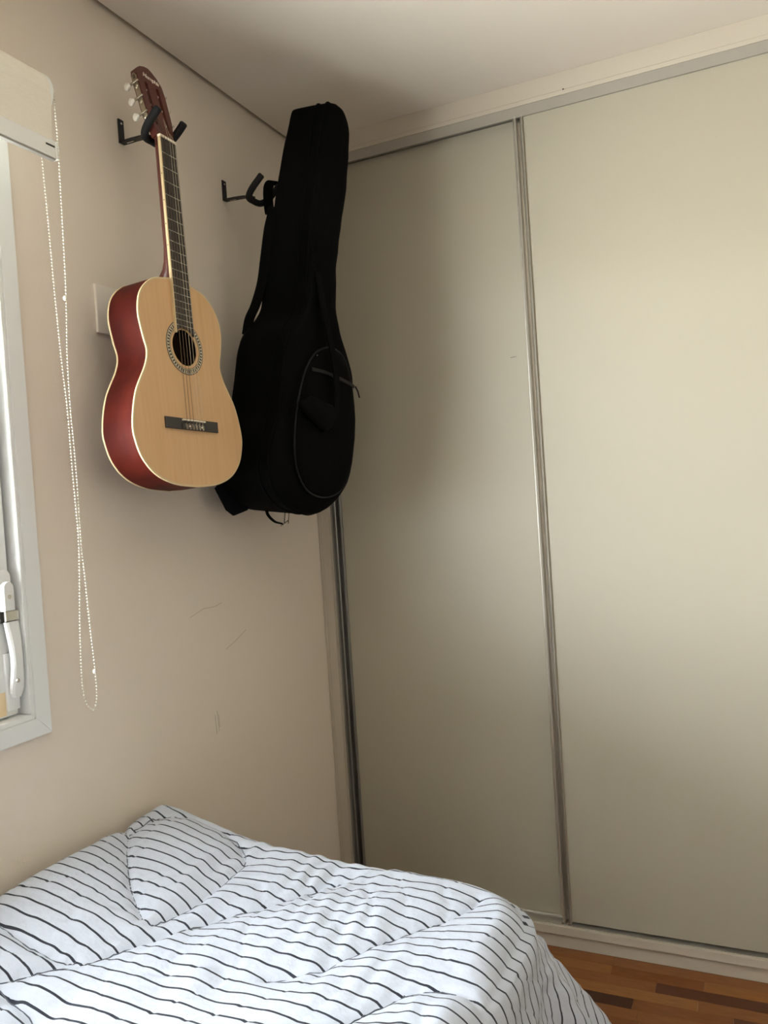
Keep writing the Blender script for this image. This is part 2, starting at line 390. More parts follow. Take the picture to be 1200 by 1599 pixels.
bm_obj('side_jamb', boxes_bm([((.002,YW-.006,.075),(.040,YW+.018,2.5335))], .001), M['wardframe'], wd)
box('side_jamb_bead', (.002,YW-.0085,.075), (.012,YW-.006,2.5335), M['wardframe'], wd)
bm_obj('side_jamb', boxes_bm([((RX-.04,YW-.006,.075),(RX-.002,YW+.018,2.5335))], .001), M['wardframe'], wd)
box('base_board', (.002,YW-.012,.0445), (RX-.002,YW+.55,.070), M['wardframe'], wd, bevel=.0015)
box('plinth', (.002,YW,0.0), (RX-.002,YW+.02,.044), M['wardframe'], wd, bevel=.0005)
bm_obj('bottom_track', boxes_bm([((.04,YW-.004,.0702),(RX-.04,YW+.10,.0725)), ((.04,YW+.043,.0725),(RX-.04,YW+.047,.078))]), M['alu'], wd)
box('carcass', (.002,YW+.56,0.0), (RX-.002,YW+.58,2.598), M['wardframe'], wd)
def door(x0, x1, yf, z0, z1, lw, rw, name='sliding_door', lm='alu'):
    d = box(name, (x0+lw,yf+.002,z0+.003), (x1-rw,yf+.020,z1), M['ward'], wd, bevel=.0008)
    def prof(xa, xb, mirror):
        w = xb-xa
        # wide handle profile: flange, deep finger groove, rounded lip (open C section)
        if w > .02:
            P = [(0,.022),(0,-.004),(.0035,-.006),(.006,-.004),(.0068,.019),(.0125,.019),(.0175,.004),(.0205,-.003),(.024,-.006),(w-.0015,-.0065),(w,-.005),(w,.022)]
        else:
            P = [(0,.022),(0,-.002),(.002,-.0045),(w*.5,-.0055),(w-.002,-.0045),(w,-.002),(w,.022)]
        if mirror: P = [(w-a, b) for a, b in P][::-1]
        V, F = loft([[(xa+a, yf+b, z0) for a, b in P], [(xa+a, yf+b, z1+.004) for a, b in P]], True, True)
        bm = bmesh.new(); vv = [bm.verts.new(v) for v in V]
        for f in F: bm.faces.new([vv[i] for i in f])
        bm_obj('edge_profile', bm, M['alu' if mirror else lm], d)
    if lw: prof(x0, x0+lw, False)
    if rw: prof(x1-rw, x1, True)
    return d
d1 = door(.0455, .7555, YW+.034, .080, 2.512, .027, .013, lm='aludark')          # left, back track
d2 = door(.7535, 1.530, YW+.004, .078, 2.504, .026, .013)          # right, front track
d3 = door(1.510, 2.290, YW+.034, .080, 2.512, .026, .013)
d4 = door(2.270, 2.708, YW+.004, .078, 2.504, .026, .013)
d1['label'] = 'left door running in the back track'; d2['label'] = 'wide door running in the front track'
box('roller_catch', (.748,YW-.002,.0727), (.756,YW+.004,.0785), M['chrome'], wd, bevel=.001)
box('roller_catch', (.768,YW-.003,.0727), (.778,YW+.003,.0775), M['chrome'], wd, bevel=.001)
tube('scratch', [(.690,YW+.0356,1.806),(.708,YW+.0356,1.807)], .0006, M['slot'], d1, n=5)

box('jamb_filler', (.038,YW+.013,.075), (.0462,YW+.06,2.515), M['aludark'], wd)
# ------------------------------------------------------------------ two padded wall hangers
def hanger(oy, oz, label, extra):
    r = empty('guitar_hanger', (0,oy,oz), label=label, category='hanger', group='padded yoke hangers on the wall')
    Q = lambda x, y_, z: (x, oy+y_, oz+z)
    pb = boxes_bm([(Q(0.0002,-.009,-.002),Q(.004,.009,.056))], .001)
    pt = bm_obj('wall_bracket', pb, M['blackmetal'], r)
    bm = bmesh.new(); bmesh.ops.create_cone(bm, cap_ends=True, segments=12, radius1=.0032, radius2=.0026, depth=.0014)
    bm_obj('screw', bm, M['chrome'], pt, xf=Matrix.Translation(Q(.0045,0,.046)) @ Matrix.Rotation(math.pi/2,4,'Y'))
    V, F = tube_vf([Q(.001,0,0),Q(.012,-.001,-.001),Q(.05,-.011,-.007),Q(.085,-.021,-.014),Q(.116,-.030,-.023)], .01, flat=(.009,.0022), up=(0,0,1))
    arm = mesh_obj('arm', V, F, M['blackmetal'], r)
    # small worn pale marking under the arm
    for k in range(5):
        t = .022+.0055*k
        box('marking', Q(t,-.0035-.29*(t-.012),-.0052-.17*(t-.012)), Q(t+.0035+.001*(k % 2),-.0005-.29*(t-.012),-.0047-.17*(t-.012)), M['decal'], arm)
    yo = tube_path = catmull([Q(.178,-.0745,.010),Q(.168,-.075,.001),Q(.150,-.0745,-.014),Q(.135,-.071,-.026),Q(.122,-.060,-.034),Q(.117,-.045,-.035),Q(.116,-.030,-.034),Q(.117,-.015,-.035),Q(.122,.000,-.034),Q(.135,.011,-.026),Q(.150,.0145,-.014),Q(.168,.015,.001),Q(.178,.0145,.010)], 5)
    rad = [.0090]*len(yo); rad[0] = rad[-1] = .0068
    tube('padded_yoke', yo, rad, M['rubber'], r, n=14)
    return r
hanger(1.531, 2.300, 'black steel wall hanger with rubber yoke holding the guitar neck', 0)
hanger(1.948, 2.290, 'black steel wall hanger with rubber yoke holding the guitar bag strap', 0)

# ------------------------------------------------------------------ classical guitar
gO = Vector((.18859341,1.4794663,1.60841346)); gU = Vector((.03381767,.99899451,-.02943367)); gV = Vector((-.04993055,.03110251,.99826829)); gN = Vector((.99818,-.03228947,.05093216))
G = lambda a, b, w=0: gO+gU*a+gV*b+gN*w
gt = empty('acoustic_guitar', gO, label='classical guitar with natural spruce top and red sides hanging on the wall', category='guitar')
half = [(0,.3285),(.0466,.3200),(.0899,.3075),(.1275,.2725),(.1405,.2266),(.1325,.1765),(.1240,.1430),(.1340,.1085),(.1690,.0480),(.1855,-.0190),(.1805,-.0592),(.1630,-.0955),(.1270,-.1265),(.0698,-.1455),(0,-.1512)]
hs = catmull([(a, b, 0) for a, b in half], 7)
outl = [(p.x, p.y) for p in hs] + [(-p.x, p.y) for p in hs[1:-1]][::-1]
DG = .0877
def inset(ol, d):
    n = len(ol); o = []
    for i in range(n):
        a = Vector(ol[i-1]); b = Vector(ol[(i+1)%n]); t = (b-a).normalized(); nn = Vector((-t.y, t.x))
        p = Vector(ol[i]); o.append(tuple(p + nn*d))
    return o
# orientation: going right side down => inward normal sign
test = inset(outl, .001); s_in = 1 if abs(test[30][0]) < abs(outl[30][0]) else -1
ins = lambda d: inset(outl, s_in*d)
HC, HRAD = (.001,.1685), .0415
circ = lambda r, n=48, c=HC: [(c[0]+r*math.cos(2*math.pi*k/n), c[1]+r*math.sin(2*math.pi*k/n)) for k in range(n)]
bm_obj('soundboard', prism_holes(ins(.003), [circ(HRAD)], -.0028, 0.0, G), M['spruce'], gt, label='pale honey spruce front')
V, F = loft([[G(a,b,-.002) for a, b in ins(.0006)], [G(a,b,-DG+.002) for a, b in ins(.0006)]]); mesh_obj('sides', V, F, M['mahog'], gt, smooth=True, label='glossy dark red sides')
V, F = loft([[G(a,b,-.003) for a, b in ins(.0035)], [G(a,b,-DG+.004) for a, b in ins(.0035)]]); mesh_obj('lining', V, F, M['inside'], gt)
rings = [[G(a,b,-DG+.003) for a, b in ins(.002)], [G(a,b,-DG-.0005) for a, b in ins(.003)], [G(a*.6,b*.6+.035,-DG-.006) for a, b in ins(.01)], [G(a*.1,b*.5+.04,-DG-.008) for a, b in ins(.01)]]
V, F = loft(rings, False, True); mesh_obj('back', V, F, M['mahog'], gt, smooth=True)
V, F = loft([[G(a,b,-DG+.004) for a, b in ins(.003)]], True); mesh_obj('back_lining', V, F, M['inside'], gt)
for w0, w1 in ((.0004,-.0034), (-DG+.0035,-DG-.0004)):
    r4 = [[G(a,b,w0) for a, b in ins(.0042)], [G(a,b,w0) for a, b in ins(.0006)], [G(a,b,w0-.0006) for a, b in ins(-.0003)], [G(a,b,w1) for a, b in ins(-.0003)], [G(a,b,w1) for a, b in ins(.0042)]]
    V, F = loft(r4+[r4[0]]); mesh_obj('binding', V, F, M['binding'], gt, smooth=False, label='cream binding round the body edge')
# rosette
def ringmesh(name, r0, r1, w, mats, n, parent, alt=False):
    V = []; F = []; mi = []
    for k in range(n):
        a = 2*math.pi*k/n
        for rr in (r0, r1): V.append(G(HC[0]+rr*math.cos(a), HC[1]+rr*math.sin(a), w))
    for k in range(n):
        j = (k+1) % n; F.append((2*k,2*j,2*j+1,2*k+1)); mi.append((k % 2) if alt else 0)
    o = mesh_obj(name, V, F, mats, parent); o.data.polygons.foreach_set('material_index', mi); return o
ro = ringmesh('rosette', .0480, .0625, .0004, [M['rosdark']], 72, gt)
ringmesh('mosaic_ring', .0525, .0585, .0008, [M['rosdark'], M['roslight']], 96, ro, True)
ringmesh('light_ring', .0590, .0606, .0008, [M['roslight']], 72, ro); ringmesh('light_ring', .0495, .0512, .0008, [M['roslight']], 72, ro)
# neck, heel, fingerboard
def neck_ring(v, w_, depth, top=-.0005):
    pts = []
    for a in np.linspace(0, math.pi, 11): pts.append(G(-w_*math.cos(a), v, top-depth*math.sin(a)**.8))
    return pts
nr = []
for v in np.linspace(.655, .40, 10): nr.append(neck_ring(v, .0265+(.655-v)/.33*.0045-.001, .0205))
for v, d in ((.385,.0215),(.365,.026),(.350,.035),(.340,.047),(.333,.064),(.3295,.080)): nr.append(neck_ring(v, .0305-.0022*(d-.02)/.02*1.2, d))
nr.append(neck_ring(.322,.020,.082))
V, F = loft(nr, True, True, closed=False)
n_ = 11
for i in range(len(nr)-1): F.append((i*n_, (i+1)*n_, (i+1)*n_+n_-1, i*n_+n_-1))
mesh_obj('neck', V, F, M['neck'], gt, smooth=True)
FB0, FB1 = .1985, .648
hw = lambda v: .0262+(FB1-v)*.0105
arc = [(a, HC[1]+math.sqrt(max(.0445**2-(a-HC[0])**2, 0))) for a in np.linspace(-.024,.026,13)]
arc = [(a, max(b, FB0)) for a, b in arc]
fbo = [(-hw(FB1),FB1),(-hw(FB0),FB0)]+arc+[(hw(FB0)+.0006,FB0-.0005),(hw(FB1),FB1)]
bm_obj('fretboard', prism_holes(fbo, [], .0004, .0062, G), M['fretboard'], gt)
fb = [o for o in gt.children if o.name.startswith('fretboard')][0]
for sgn in (-1, 1):
    q = [(sgn*(hw(FB0)+.0002),FB0),(sgn*(hw(FB1)+.0002),FB1),(sgn*(hw(FB1)-.0030),FB1),(sgn*(hw(FB0)-.0034),FB0)] if sgn < 0 else [(sgn*(hw(FB0)+.0006),FB0),(sgn*(hw(FB1)+.0006),FB1),(sgn*(hw(FB1)-.0008),FB1),(sgn*(hw(FB0)-.0008),FB0)]
    bm_obj('fretboard_binding', prism_holes(q, [], .0002, .0066, G), M['binding'] if sgn < 0 else M['fretboard'], fb)
for k in range(1, 20):
    v = .65*2**(-k/12.)
    w_ = hw(v)-.0025
    if k == 19: w_ = hw(v)-.003
    if v < .2125:
        continue
    V, F = tube_vf([G(-w_,v,.0064),G(w_,v,.0064)], .0008, 6); mesh_obj('fret', V, F, M['fret'], fb)
for k in (3,5,7,9):
    v = .65*2**(-(k-.5)/12.); V, F = tube_vf([G(-hw(v)-.0006,v,.0035),G(-hw(v)+.0002,v,.0035)], .0013, 8); mesh_obj('side_dot', V, F, M['slot'], fb)
bm_obj('nut', prism_holes([(-.0270,.648),(.0270,.648),(.0270,.6535),(-.0270,.6535)], [], 0, .0088, G), M['bone'], gt)
# bridge
bb = [(-.0890,-.0215),(.0890,-.0215),(.0890,.0035),(-.0890,.0035)]
def slab(q, w0, w1, ch=.001):
    cx = sum(a for a, b in q)/len(q); cy = sum(b for a, b in q)/len(q)
    sh = [(a-ch*(1 if a > cx else -1), b-ch*(1 if b > cy else -1)) for a, b in q]
    return loft([[G(a,b,w0) for a, b in q], [G(a,b,w1-ch) for a, b in q], [G(a,b,w1) for a, b in sh]], True, True)
V, F = slab(bb, 0, .0052); bg_ = mesh_obj('bridge', V, F, M['bridge'], gt)
V, F = slab([(-.040,-.0205),(.040,-.0205),(.040,-.009),(-.040,-.009)], .0045, .0092); mesh_obj('tie_block', V, F, M['bridge'], bg_)
V, F = slab([(-.038,-.0022),(.038,-.0022),(.038,.0012),(-.038,.0012)], .004, .0108, .0006); mesh_obj('saddle', V, F, M['bone'], bg_)
for a in (-.018,.024):
    bm = bmesh.new(); bmesh.ops.create_uvsphere(bm, u_segments=10, v_segments=6, radius=.0024); bm_obj('inlay_dot', bm, M['pearl'], bg_, True, Matrix.Translation(G(a,-.0145,.0090)))
for i in range(6):
    s = -.0275+.011*i; sn = -.0215+.0086*i
    p = [G(sn,.651,.0090),G(s,0,.0110),G(s+.0012,-.008,.0085),G(s-.001,-.013,.0102),G(s+.001,-.020,.0098)]
    tube('string', p, .00062 if i < 3 else .00045, M['bass'] if i < 3 else M['nylon'], gt, n=6)
    lp = catmull([G(s-.002,-.0085,.0085),G(s-.0032,-.013,.0103),G(s-.001,-.0205,.0100),G(s+.0022,-.0195,.0101),G(s+.0015,-.011,.0103)], 4)
    tube('string_knot', lp, .00045, M['nylon'], bg_, n=5)
# headstock, tilted back
th = math.radians(12.0); hV = gV*math.cos(th)-gN*math.sin(th); hN = gN*math.cos(th)+gV*math.sin(th); hO = G(0,.6535,.0025)
Hd = lambda a, b, w=0: hO+gU*a+hV*b+hN*w
ho = [(-.0268,0),(-.0290,.014),(-.0345,.031),(-.0395,.050),(-.0405,.065),(-.0425,.125),(-.0425,.150),(-.0385,.164),(-.026,.1745),(-.010,.1815),(.004,.1840),(.014,.1800),(.028,.1690),(.0395,.152),(.0425,.125),(.0405,.065),(.0395,.050),(.0345,.031),(.0290,.014),(.0268,0)][::-1]
slot = lambda c: [(c+.0052*math.cos(a), .0535-.021+.0052*math.sin(a)) for a in np.linspace(math.pi, 2*math.pi, 7)] + [(c+.0052*math.cos(a), .133+.0052*math.sin(a)) for a in np.linspace(0, math.pi, 7)]
hs_ = bm_obj('headstock', prism_holes(ho, [slot(-.0185), slot(.0185)], -.0185, 0, Hd), M['neck'], gt)
for sd in (-1, 1):
    xw = lambda v: .0397+(v-.03)*.030 if v < .125 else .0428
    q = []
    pw = [Hd(sd*(xw(v)+.0002), v, w) for v, w in ((.030,-.0095),(.033,-.0045),(.038,-.0035),(.128,-.0035),(.144,-.0025),(.152,-.0070),(.152,-.0125),(.144,-.0170),(.128,-.0155),(.038,-.0155),(.033,-.0145))]
    po_ = [p+gU*sd*.0013 for p in pw]
    V, F = loft([pw, po_], True, True); tp = mesh_obj('tuner_plate', V, F, M['nickel'], hs_, label='metal tuner plate')
    for w in (-.007,-.0095,-.012):
        V, F = tube_vf([Hd(sd*.0445,.138,w),Hd(sd*.0446,.149,w)], .0007, 5); mesh_obj('plate_slot', V, F, M['slot'], tp)
    for j, v in enumerate((.122,.084,.046)):
        x_ = xw(v)+.0015
        # worm shaft runs backwards and out to the button
        tube('tuner_post', [Hd(sd*(x_+.003),v+.006,.001),Hd(sd*(x_+.003),v+.006,-.010),Hd(sd*(x_+.0035),v+.006,-.0235)], [.0022,.0024,.0034], M['nickel'], tp, n=8)
        bm = bmesh.new(); bmesh.ops.create_cone(bm, cap_ends=True, segments=12, radius1=.0052, radius2=.0052, depth=.0022)
        bm_obj('gear', bm, M['nickel'], tp, True, Matrix.LocRotScale(Hd(sd*(x_+.0012),v-.004,-.010), gU.to_track_quat('Z','Y'), None))
        bm = bmesh.new(); bmesh.ops.create_uvsphere(bm, u_segments=14, v_segments=10, radius=.0100)
        bmesh.ops.scale(bm, vec=(.55,1.0,.95), verts=bm.verts[:])
        for vv in bm.verts:
            if vv.co.z > .002: vv.co.y *= .72
        R = Matrix((gU, hV, hN)).transposed().to_4x4()
        bm_obj('tuner_button', bm, M['pearl'], tp, True, Matrix.Translation(Hd(sd*(x_+.0050),v+.005,-.0305)) @ R)
        tube('roller', [Hd(sd*(x_-.002),v,-.009),Hd(sd*.0105,v,-.009)], .0042, M['pearl'], hs_, n=12)
for i in range(6):
    sd = -1 if i < 3 else 1; v = (.040,.079,.118)[i] if i < 3 else (.118,.079,.040)[i-3]
    tube('string', [G(-.0215+.0086*i,.651,.0090), Hd(-.0205+.0082*i,.008,.0035), Hd(sd*.0185,v-.004,-.0045)], .00055 if i < 3 else .0004, M['bass'] if i < 3 else M['nylon'], gt, n=5)
# maker's lettering on the headstock
tcv = bpy.data.curves.new('headstock_lettering', 'FONT'); tcv.body = 'Memphis'; tcv.size = .0165; tcv.shear = .32; tcv.extrude = .0002; tcv.align_x = 'CENTER'; tcv.align_y = 'CENTER'; tcv.space_character = .86; tcv.offset = .00015
to = bpy.data.objects.new('lettering_source', tcv); C.objects.link(to)
dg = bpy.context.evaluated_depsgraph_get(); me = bpy.data.meshes.new_from_object(to.evaluated_get(dg)); bpy.data.objects.remove(to)
ang = math.radians(-3)
R = Matrix((gU*math.cos(ang)+hV*math.sin(ang), hV*math.cos(ang)-gU*math.sin(ang), hN)).transposed().to_4x4()
me.transform(Matrix.Translation(Hd(.003,.155,.0003)) @ R); me.materials.clear()
link_mesh('lettering', me, M['decal'], hs_, label='silver script lettering')

# ------------------------------------------------------------------ soft guitar bag
bO = Vector((.28950432,1.79732226,1.37944748)); bU = Vector((-.02138794,.99787313,-.0615774)); bV = Vector((.11167663,.06359057,.99170791)); bN = Vector((.99351441,.01433384,-.11279918))
BK = 1.07; eye = Vector((1.330, 0, 1.413))     # real size and distance of the bag: clear of the guitar, foot against the wall
bO = eye+(bO-eye)*BK; bU *= BK; bV *= BK; bN *= BK
B = lambda a, b, w=0: bO+bU*a+bV*b+bN*w
bag = empty('guitar_bag', B(0,.85,-.1), label='black padded nylon guitar bag hanging by its strap near the room corner', category='guitar bag')
fc = [(-.031,1.043),(-.045,1.020),(-.054,.969),(-.066,.86),(-.076,.752),(-.081,.64),(-.081,.56),(-.087,.510),(-.112,.474),(-.150,.435),(-.166,.400),(-.171,.350),(-.172,.300),(-.177,.236),(-.203,.180),(-.211,.125),(-.199,.078),(-.168,.044),(-.110,.014),(-.021,-.004),(.037,.000),(.107,.022),(.175,.057),(.213,.095),(.227,.135),(.222,.205),(.210,.285),(.197,.365),(.174,.406),(.137,.442),(.099,.478),(.071,.515),(.055,.555),(.049,.628),(.051,.696),(.061,.784),(.070,.855),(.074,.916),(.075,.959),(.069,1.000),(.056,1.024),(.030,1.041),(.000,1.047)]
fcs = [(p.x, p.y) for p in catmull([(a, b, 0) for a, b in fc], 5, True)]
axis = lambda v: .006+.0*v if v < .5 else .006-.022*(1 if v > .62 else (v-.5)/.12)*(1-max(0,(v-.62)/.43)*1.0)
def scaled(k, kv=None):
    kv = .05 if kv is None else kv
    return [(axis(b)+(a-axis(b))*k, .52+(b-.52)*(1-(1-k)*kv)) for a, b in fcs]
Dg = lambda v: .1678+(.1004-.1678)*v/1.05
def lump(p, s=1.): return .0035*s*noise.noise(Vector(p)*9)+.0015*s*noise.noise(Vector(p)*27)
rings = []
def addring(k, wfun, kv=None):
    rings.append([B(a, b, wfun(b)) for a, b in scaled(k, kv)])
# back cap, back edge, gusset, front edge, front bulge
kb = lambda b: .93
addring(.02, lambda v: -Dg(v)-.004); addring(.5, lambda v: -Dg(v)-.003); addring(.80, lambda v: -Dg(v)); addring(.895, lambda v: -Dg(v)+.004); addring(.93, lambda v: -Dg(v)+.014)
for t in np.linspace(.15,.9,7): addring(.93+.07*t+.018*math.sin(math.pi*t), lambda v, t=t: (-Dg(v)+.014)*(1-t))
addring(1.0, lambda v: -.002); addring(1.0, lambda v: .004); addring(.965, lambda v: .013); addring(.88, lambda v: .022); addring(.7, lambda v: .028); addring(.4, lambda v: .031); addring(.02, lambda v: .032)
V, F = loft(rings, True, True)
cen = lambda p: p
V = [Vector(p)+bN*lump(p)+bU*lump((p[0]+5,p[1],p[2])) for p in V]
mesh_obj('bag_body', V, F, M['bag'], bag, smooth=True)
tube('piping', [B(a*1.004+0*b,b,.0045) for a, b in fcs], .0028, M['strap'], bag, n=7, closed=True)
tube('main_zip', [B(a,b,-.022) for a, b in scaled(1.012, 0)], .0022, M['strap'], bag, n=6, closed=True)
# front pocket
pc = [(-.001,.426),(-.038,.415),(-.075,.395),(-.106,.362),(-.128,.318),(-.144,.252),(-.148,.187),(-.135,.119),(-.098,.074),(-.052,.051),(.011,.043),(.075,.050),(.124,.072),(.160,.115),(.174,.170),(.172,.245),(.157,.310),(.128,.372),(.085,.415),(.040,.427)]
pcs = [(p.x, p.y) for p in catmull([(a, b, 0) for a, b in pc], 5, True)]
pk = lambda k: [(.012+(a-.012)*k, .235+(b-.235)*k) for a, b in pcs]
rings = [[B(a,b,w) for a, b in pk(k)] for k, w in ((1.0,.008),(1.01,.022),(1.0,.034),(.975,.041),(.85,.046),(.5,.049),(.03,.050))]
V, F = loft(rings, False, True); V = [Vector(p)+bN*lump(p,.8) for p in V]
pkt = mesh_obj('front_pocket', V, F, M['bag'], bag, smooth=True)
tube('pocket_piping', [B(a,b,.036) for a, b in pk(1.003)], .0026, M['bagtrim'], pkt, n=7, closed=True, label='thin shiny piping round the pocket')
zp = catmull([B(-.104,.353,.0475),B(-.04,.356,.050),B(.03,.354,.052),(B(.100,.351,.049)),B(.143,.349,.0435)], 5)
tube('pocket_zip', zp, .003, M['bagtrim'], pkt, n=6, flat=(.0012,.0045), up=tuple(bV))
tube('zip_pull', [B(.146,.350,.046),B(.155,.338,.050),B(.164,.322,.052)], .0022, M['bagtrim'], pkt, n=6)
# carrying handle and its fold-over grip
hp = catmull([B(-.070,.600,.030),B(-.066,.545,.040),B(-.052,.492,.048),B(-.034,.43,.058),B(-.012,.36,.066),B(-.002,.30,.068),B(.002,.245,.064),B(.001,.22,.056)], 6)
tube('carry_handle', hp, .01, M['strap'], bag, flat=(.014,.0022), up=tuple(bN))
gp = [(-.176,.262),(-.150,.240),(-.095,.222),(-.045,.205),(-.010,.222),(.006,.248),(-.006,.275),(-.060,.280),(-.120,.284)]
V, F = loft([[B(a,b,.056) for a, b in gp], [B(a,b,.064) for a, b in gp], [B(-.08+(a+.08)*.9,.245+(b-.245)*.8,.069) for a, b in gp]], True, True)
mesh_obj('handle_grip', V, F, M['strap'], bag, smooth=True)
# shoulder strap: over the yoke, down behind the left edge of the bag
Dq = lambda v: -.1678+.0674*v/1.05
sp = catmull([B(-.02,.86,Dq(.86)-.004),(.180,1.996,2.268),(.164,1.984,2.300),(.161,1.963,2.3135),(.158,1.943,2.302),(.156,1.934,2.272),(.158,1.934,2.215),B(-.066,.775,Dq(.775)+.004),B(-.076,.72,Dq(.72)+.004),B(-.078,.64,Dq(.64)+.004),B(-.080,.58,Dq(.58)+.004),B(-.094,.52,Dq(.52)+.002),B(-.110,.480,Dq(.47)+.000),B(-.108,.44,Dq(.42)-.004)], 6)
tube('shoulder_strap', sp, .01, M['strap'], bag, flat=(.0135,.0022), up=(.3,-.3,.9))
# strap anchor patch and hanging buckle at the bottom
def pan(name, pts, th_, m_, parent, **kw):
    V, F = loft([[Vector(p) for p in pts], [Vector(p)+Vector(th_) for p in pts]], True, True); return mesh_obj(name, V, F, m_, parent, **kw)
pan('strap_anchor', [tuple(eye+(Vector(p)-eye)*BK) for p in [(.150,1.600,1.455),(.150,1.640,1.400),(.150,1.668,1.385),(.150,1.728,1.396),(.150,1.745,1.43),(.150,1.66,1.50)]], (.006,0,0), M['patch'], bag, label='blue-black webbing anchor patch')
sl = catmull([B(-.035,.012,-.10),B(-.032,-.010,-.098),B(-.018,-.028,-.085),B(.000,-.034,-.07)], 5)
tube('hanging_strap', sl, .01, M['strap'], bag, flat=(.0015,.006), up=tuple(bU))
bk = tube('buckle', [B(.002,.006,-.066),B(.002,-.032,-.066),B(.012,-.032,-.060),B(.012,.006,-.060)], .0013, M['bagtrim'], bag, n=6)
tube('buckle_bar', [B(-.006,-.040,-.072),B(.012,-.024,-.060)], .0016, M['chrome'], bag, n=6, label='bright buckle bar')

# ------------------------------------------------------------------ bed
bed = empty('bed', (.47,.52,0), label='single bed along the left wall, hidden under the striped comforter', category='bed')
wood = mat('bed_base_wood', (.25,.17,.10), .5)
box('bed_base', (.05,-.42,.10), (.89,1.40,.34), wood, bed, bevel=.01)
box('mattress', (.05,-.42,.34), (.89,1.41,.60), mat('mattress_ticking', (.7,.69,.66), .8), bed, bevel=.05)
for a in (.10,.80):
    for b in (-.36,1.30): box('leg', (a,b,0), (a+.05,b+.05,.10), wood, bed)
SX, TY = .885, 1.435          # where the top of the comforter turns down
R0 = .055
seams = [
 [(0,1542),(75,1512),(135,1495),(200,1465),(250,1445),(300,1425),(360,1405),(425,1387),(500,1362),(537,1352)],
 [(222,1426),(205,1395),(200,1360),(202,1337),(220,1320),(250,1305),(300,1295),(350,1303),(378,1318),(382,1335),(360,1355),(310,1392),(250,1425),(235,1432)],
 [(200,1332),(190,1315),(175,1305),(150,1302)],
 [(746,1374),(733,1386),(700,1401),(667,1413),(637,1424),(600,1438),(550,1459),(500,1480),(415,1497)],
 [(480,1599),(500,1584),(546,1555),(583,1536),(617,1522),(642,1513),(683,1509),(725,1513),(754,1528)],
 [(0,1472),(40,1490),(100,1500),(118,1495)],
 [(0,1550),(55,1580),(60,1599)],
]
fx = lambda X, Yp: ((X-600)/FPX, -(Yp-799.5)/FPX)
def to_bed(X, Yp, z=.675):
    a, b = fx(X, Yp); d = r2*a+u2*b+fw; t = (z-1.413)/d.z
    return (1.330+d.x*t, d.y*t)
seams = [[to_bed(*p) for p in s] for s in seams]
ns, nt = 250, 380
S_ = np.linspace(.012, SX+.60, ns); T_ = np.linspace(-.40, TY+.52, nt)
SS, TT = np.meshgrid(S_, T_)
def sd_seam(X, Y):
    D = np.full(X.shape, 9.)
    for s in seams:
        for (x0,y0),(x1,y1) in zip(s[:-1], s[1:]):
            ax, ay = x1-x0, y1-y0; L2 = ax*ax+ay*ay
            t = np.clip(((X-x0)*ax+(Y-y0)*ay)/L2, 0, 1); D = np.minimum(D, np.hypot(X-x0-t*ax, Y-y0-t*ay))
    return D
def nz(X, Y, s, seed, sy=1.):
    o = np.empty(X.shape); xf_, yf_ = X.ravel(), Y.ravel(); r = o.ravel()
    for i in range(len(xf_)): r[i] = noise.noise(Vector((xf_[i]*s, yf_[i]*s*sy, seed)))
    return r.reshape(X.shape)
RCN = .10                        # plan radius of the rounded foot corner
dx = SS-(SX-RCN); dy = TT-(TY-RCN)
incorner = (dx > 0) & (dy > 0)
d = np.where(incorner, np.hypot(np.maximum(dx,0), np.maximum(dy,0)), np.maximum(dx, dy))-RCN
d = np.maximum(d, 0); phi = np.where(incorner, np.arctan2(np.maximum(dy,0), np.maximum(dx,1e-9)), np.where(dx > dy, 0, math.pi/2))
n1 = nz(SS, TT, 3.0, 1.3); n2 = nz(SS, TT, 7.0, 5.1, .6); n3 = nz(SS, TT, 18., 9.7, .5)
D = sd_seam(SS, TT)
# puffed panels: low along stitching, full between
puff = .019*(1-np.exp(-(D/.045)**1.3)) - .006*np.exp(-(D/.006)**2)
# soft folds running along the bed, a little wandering
ph = 2*math.pi*(SS/.095 + 1.2*n1 + .6*n2 + .35*TT) ; fold = .0030*np.sin(ph)*(.15+1.5*np.clip(n2+.15,0,1)) + .0024*np.sin(2*math.pi*(SS/.043-.35*TT)+6*n2)*np.clip(n1+.35,0,1)
fold += .0016*n3
n4 = nz(SS+.45*TT, TT, 10., 3.3, .45); n5 = nz(SS-.5*TT, TT, 13., 7.7, .5)
fold -= .0042*np.clip(1-np.abs(n4)/.10, 0, 1)*np.clip(n1+.55, 0, 1) + .0034*np.clip(1-np.abs(n5)/.08, 0, 1)*np.clip(.6-n1, 0, 1)
rise = .080*np.exp(-(np.maximum(SS-.05,0)/.235)**2)*(1/(1+np.exp(-(TT-.2)/.2))) + .006*n1
edge = .05*np.clip((.065-SS)/.055, 0, 1)**2        # rolled edge against the wall
top = .6375 + puff + fold + rise - edge - .010*np.exp(-(np.maximum(SX-SS,0)/.07))*0
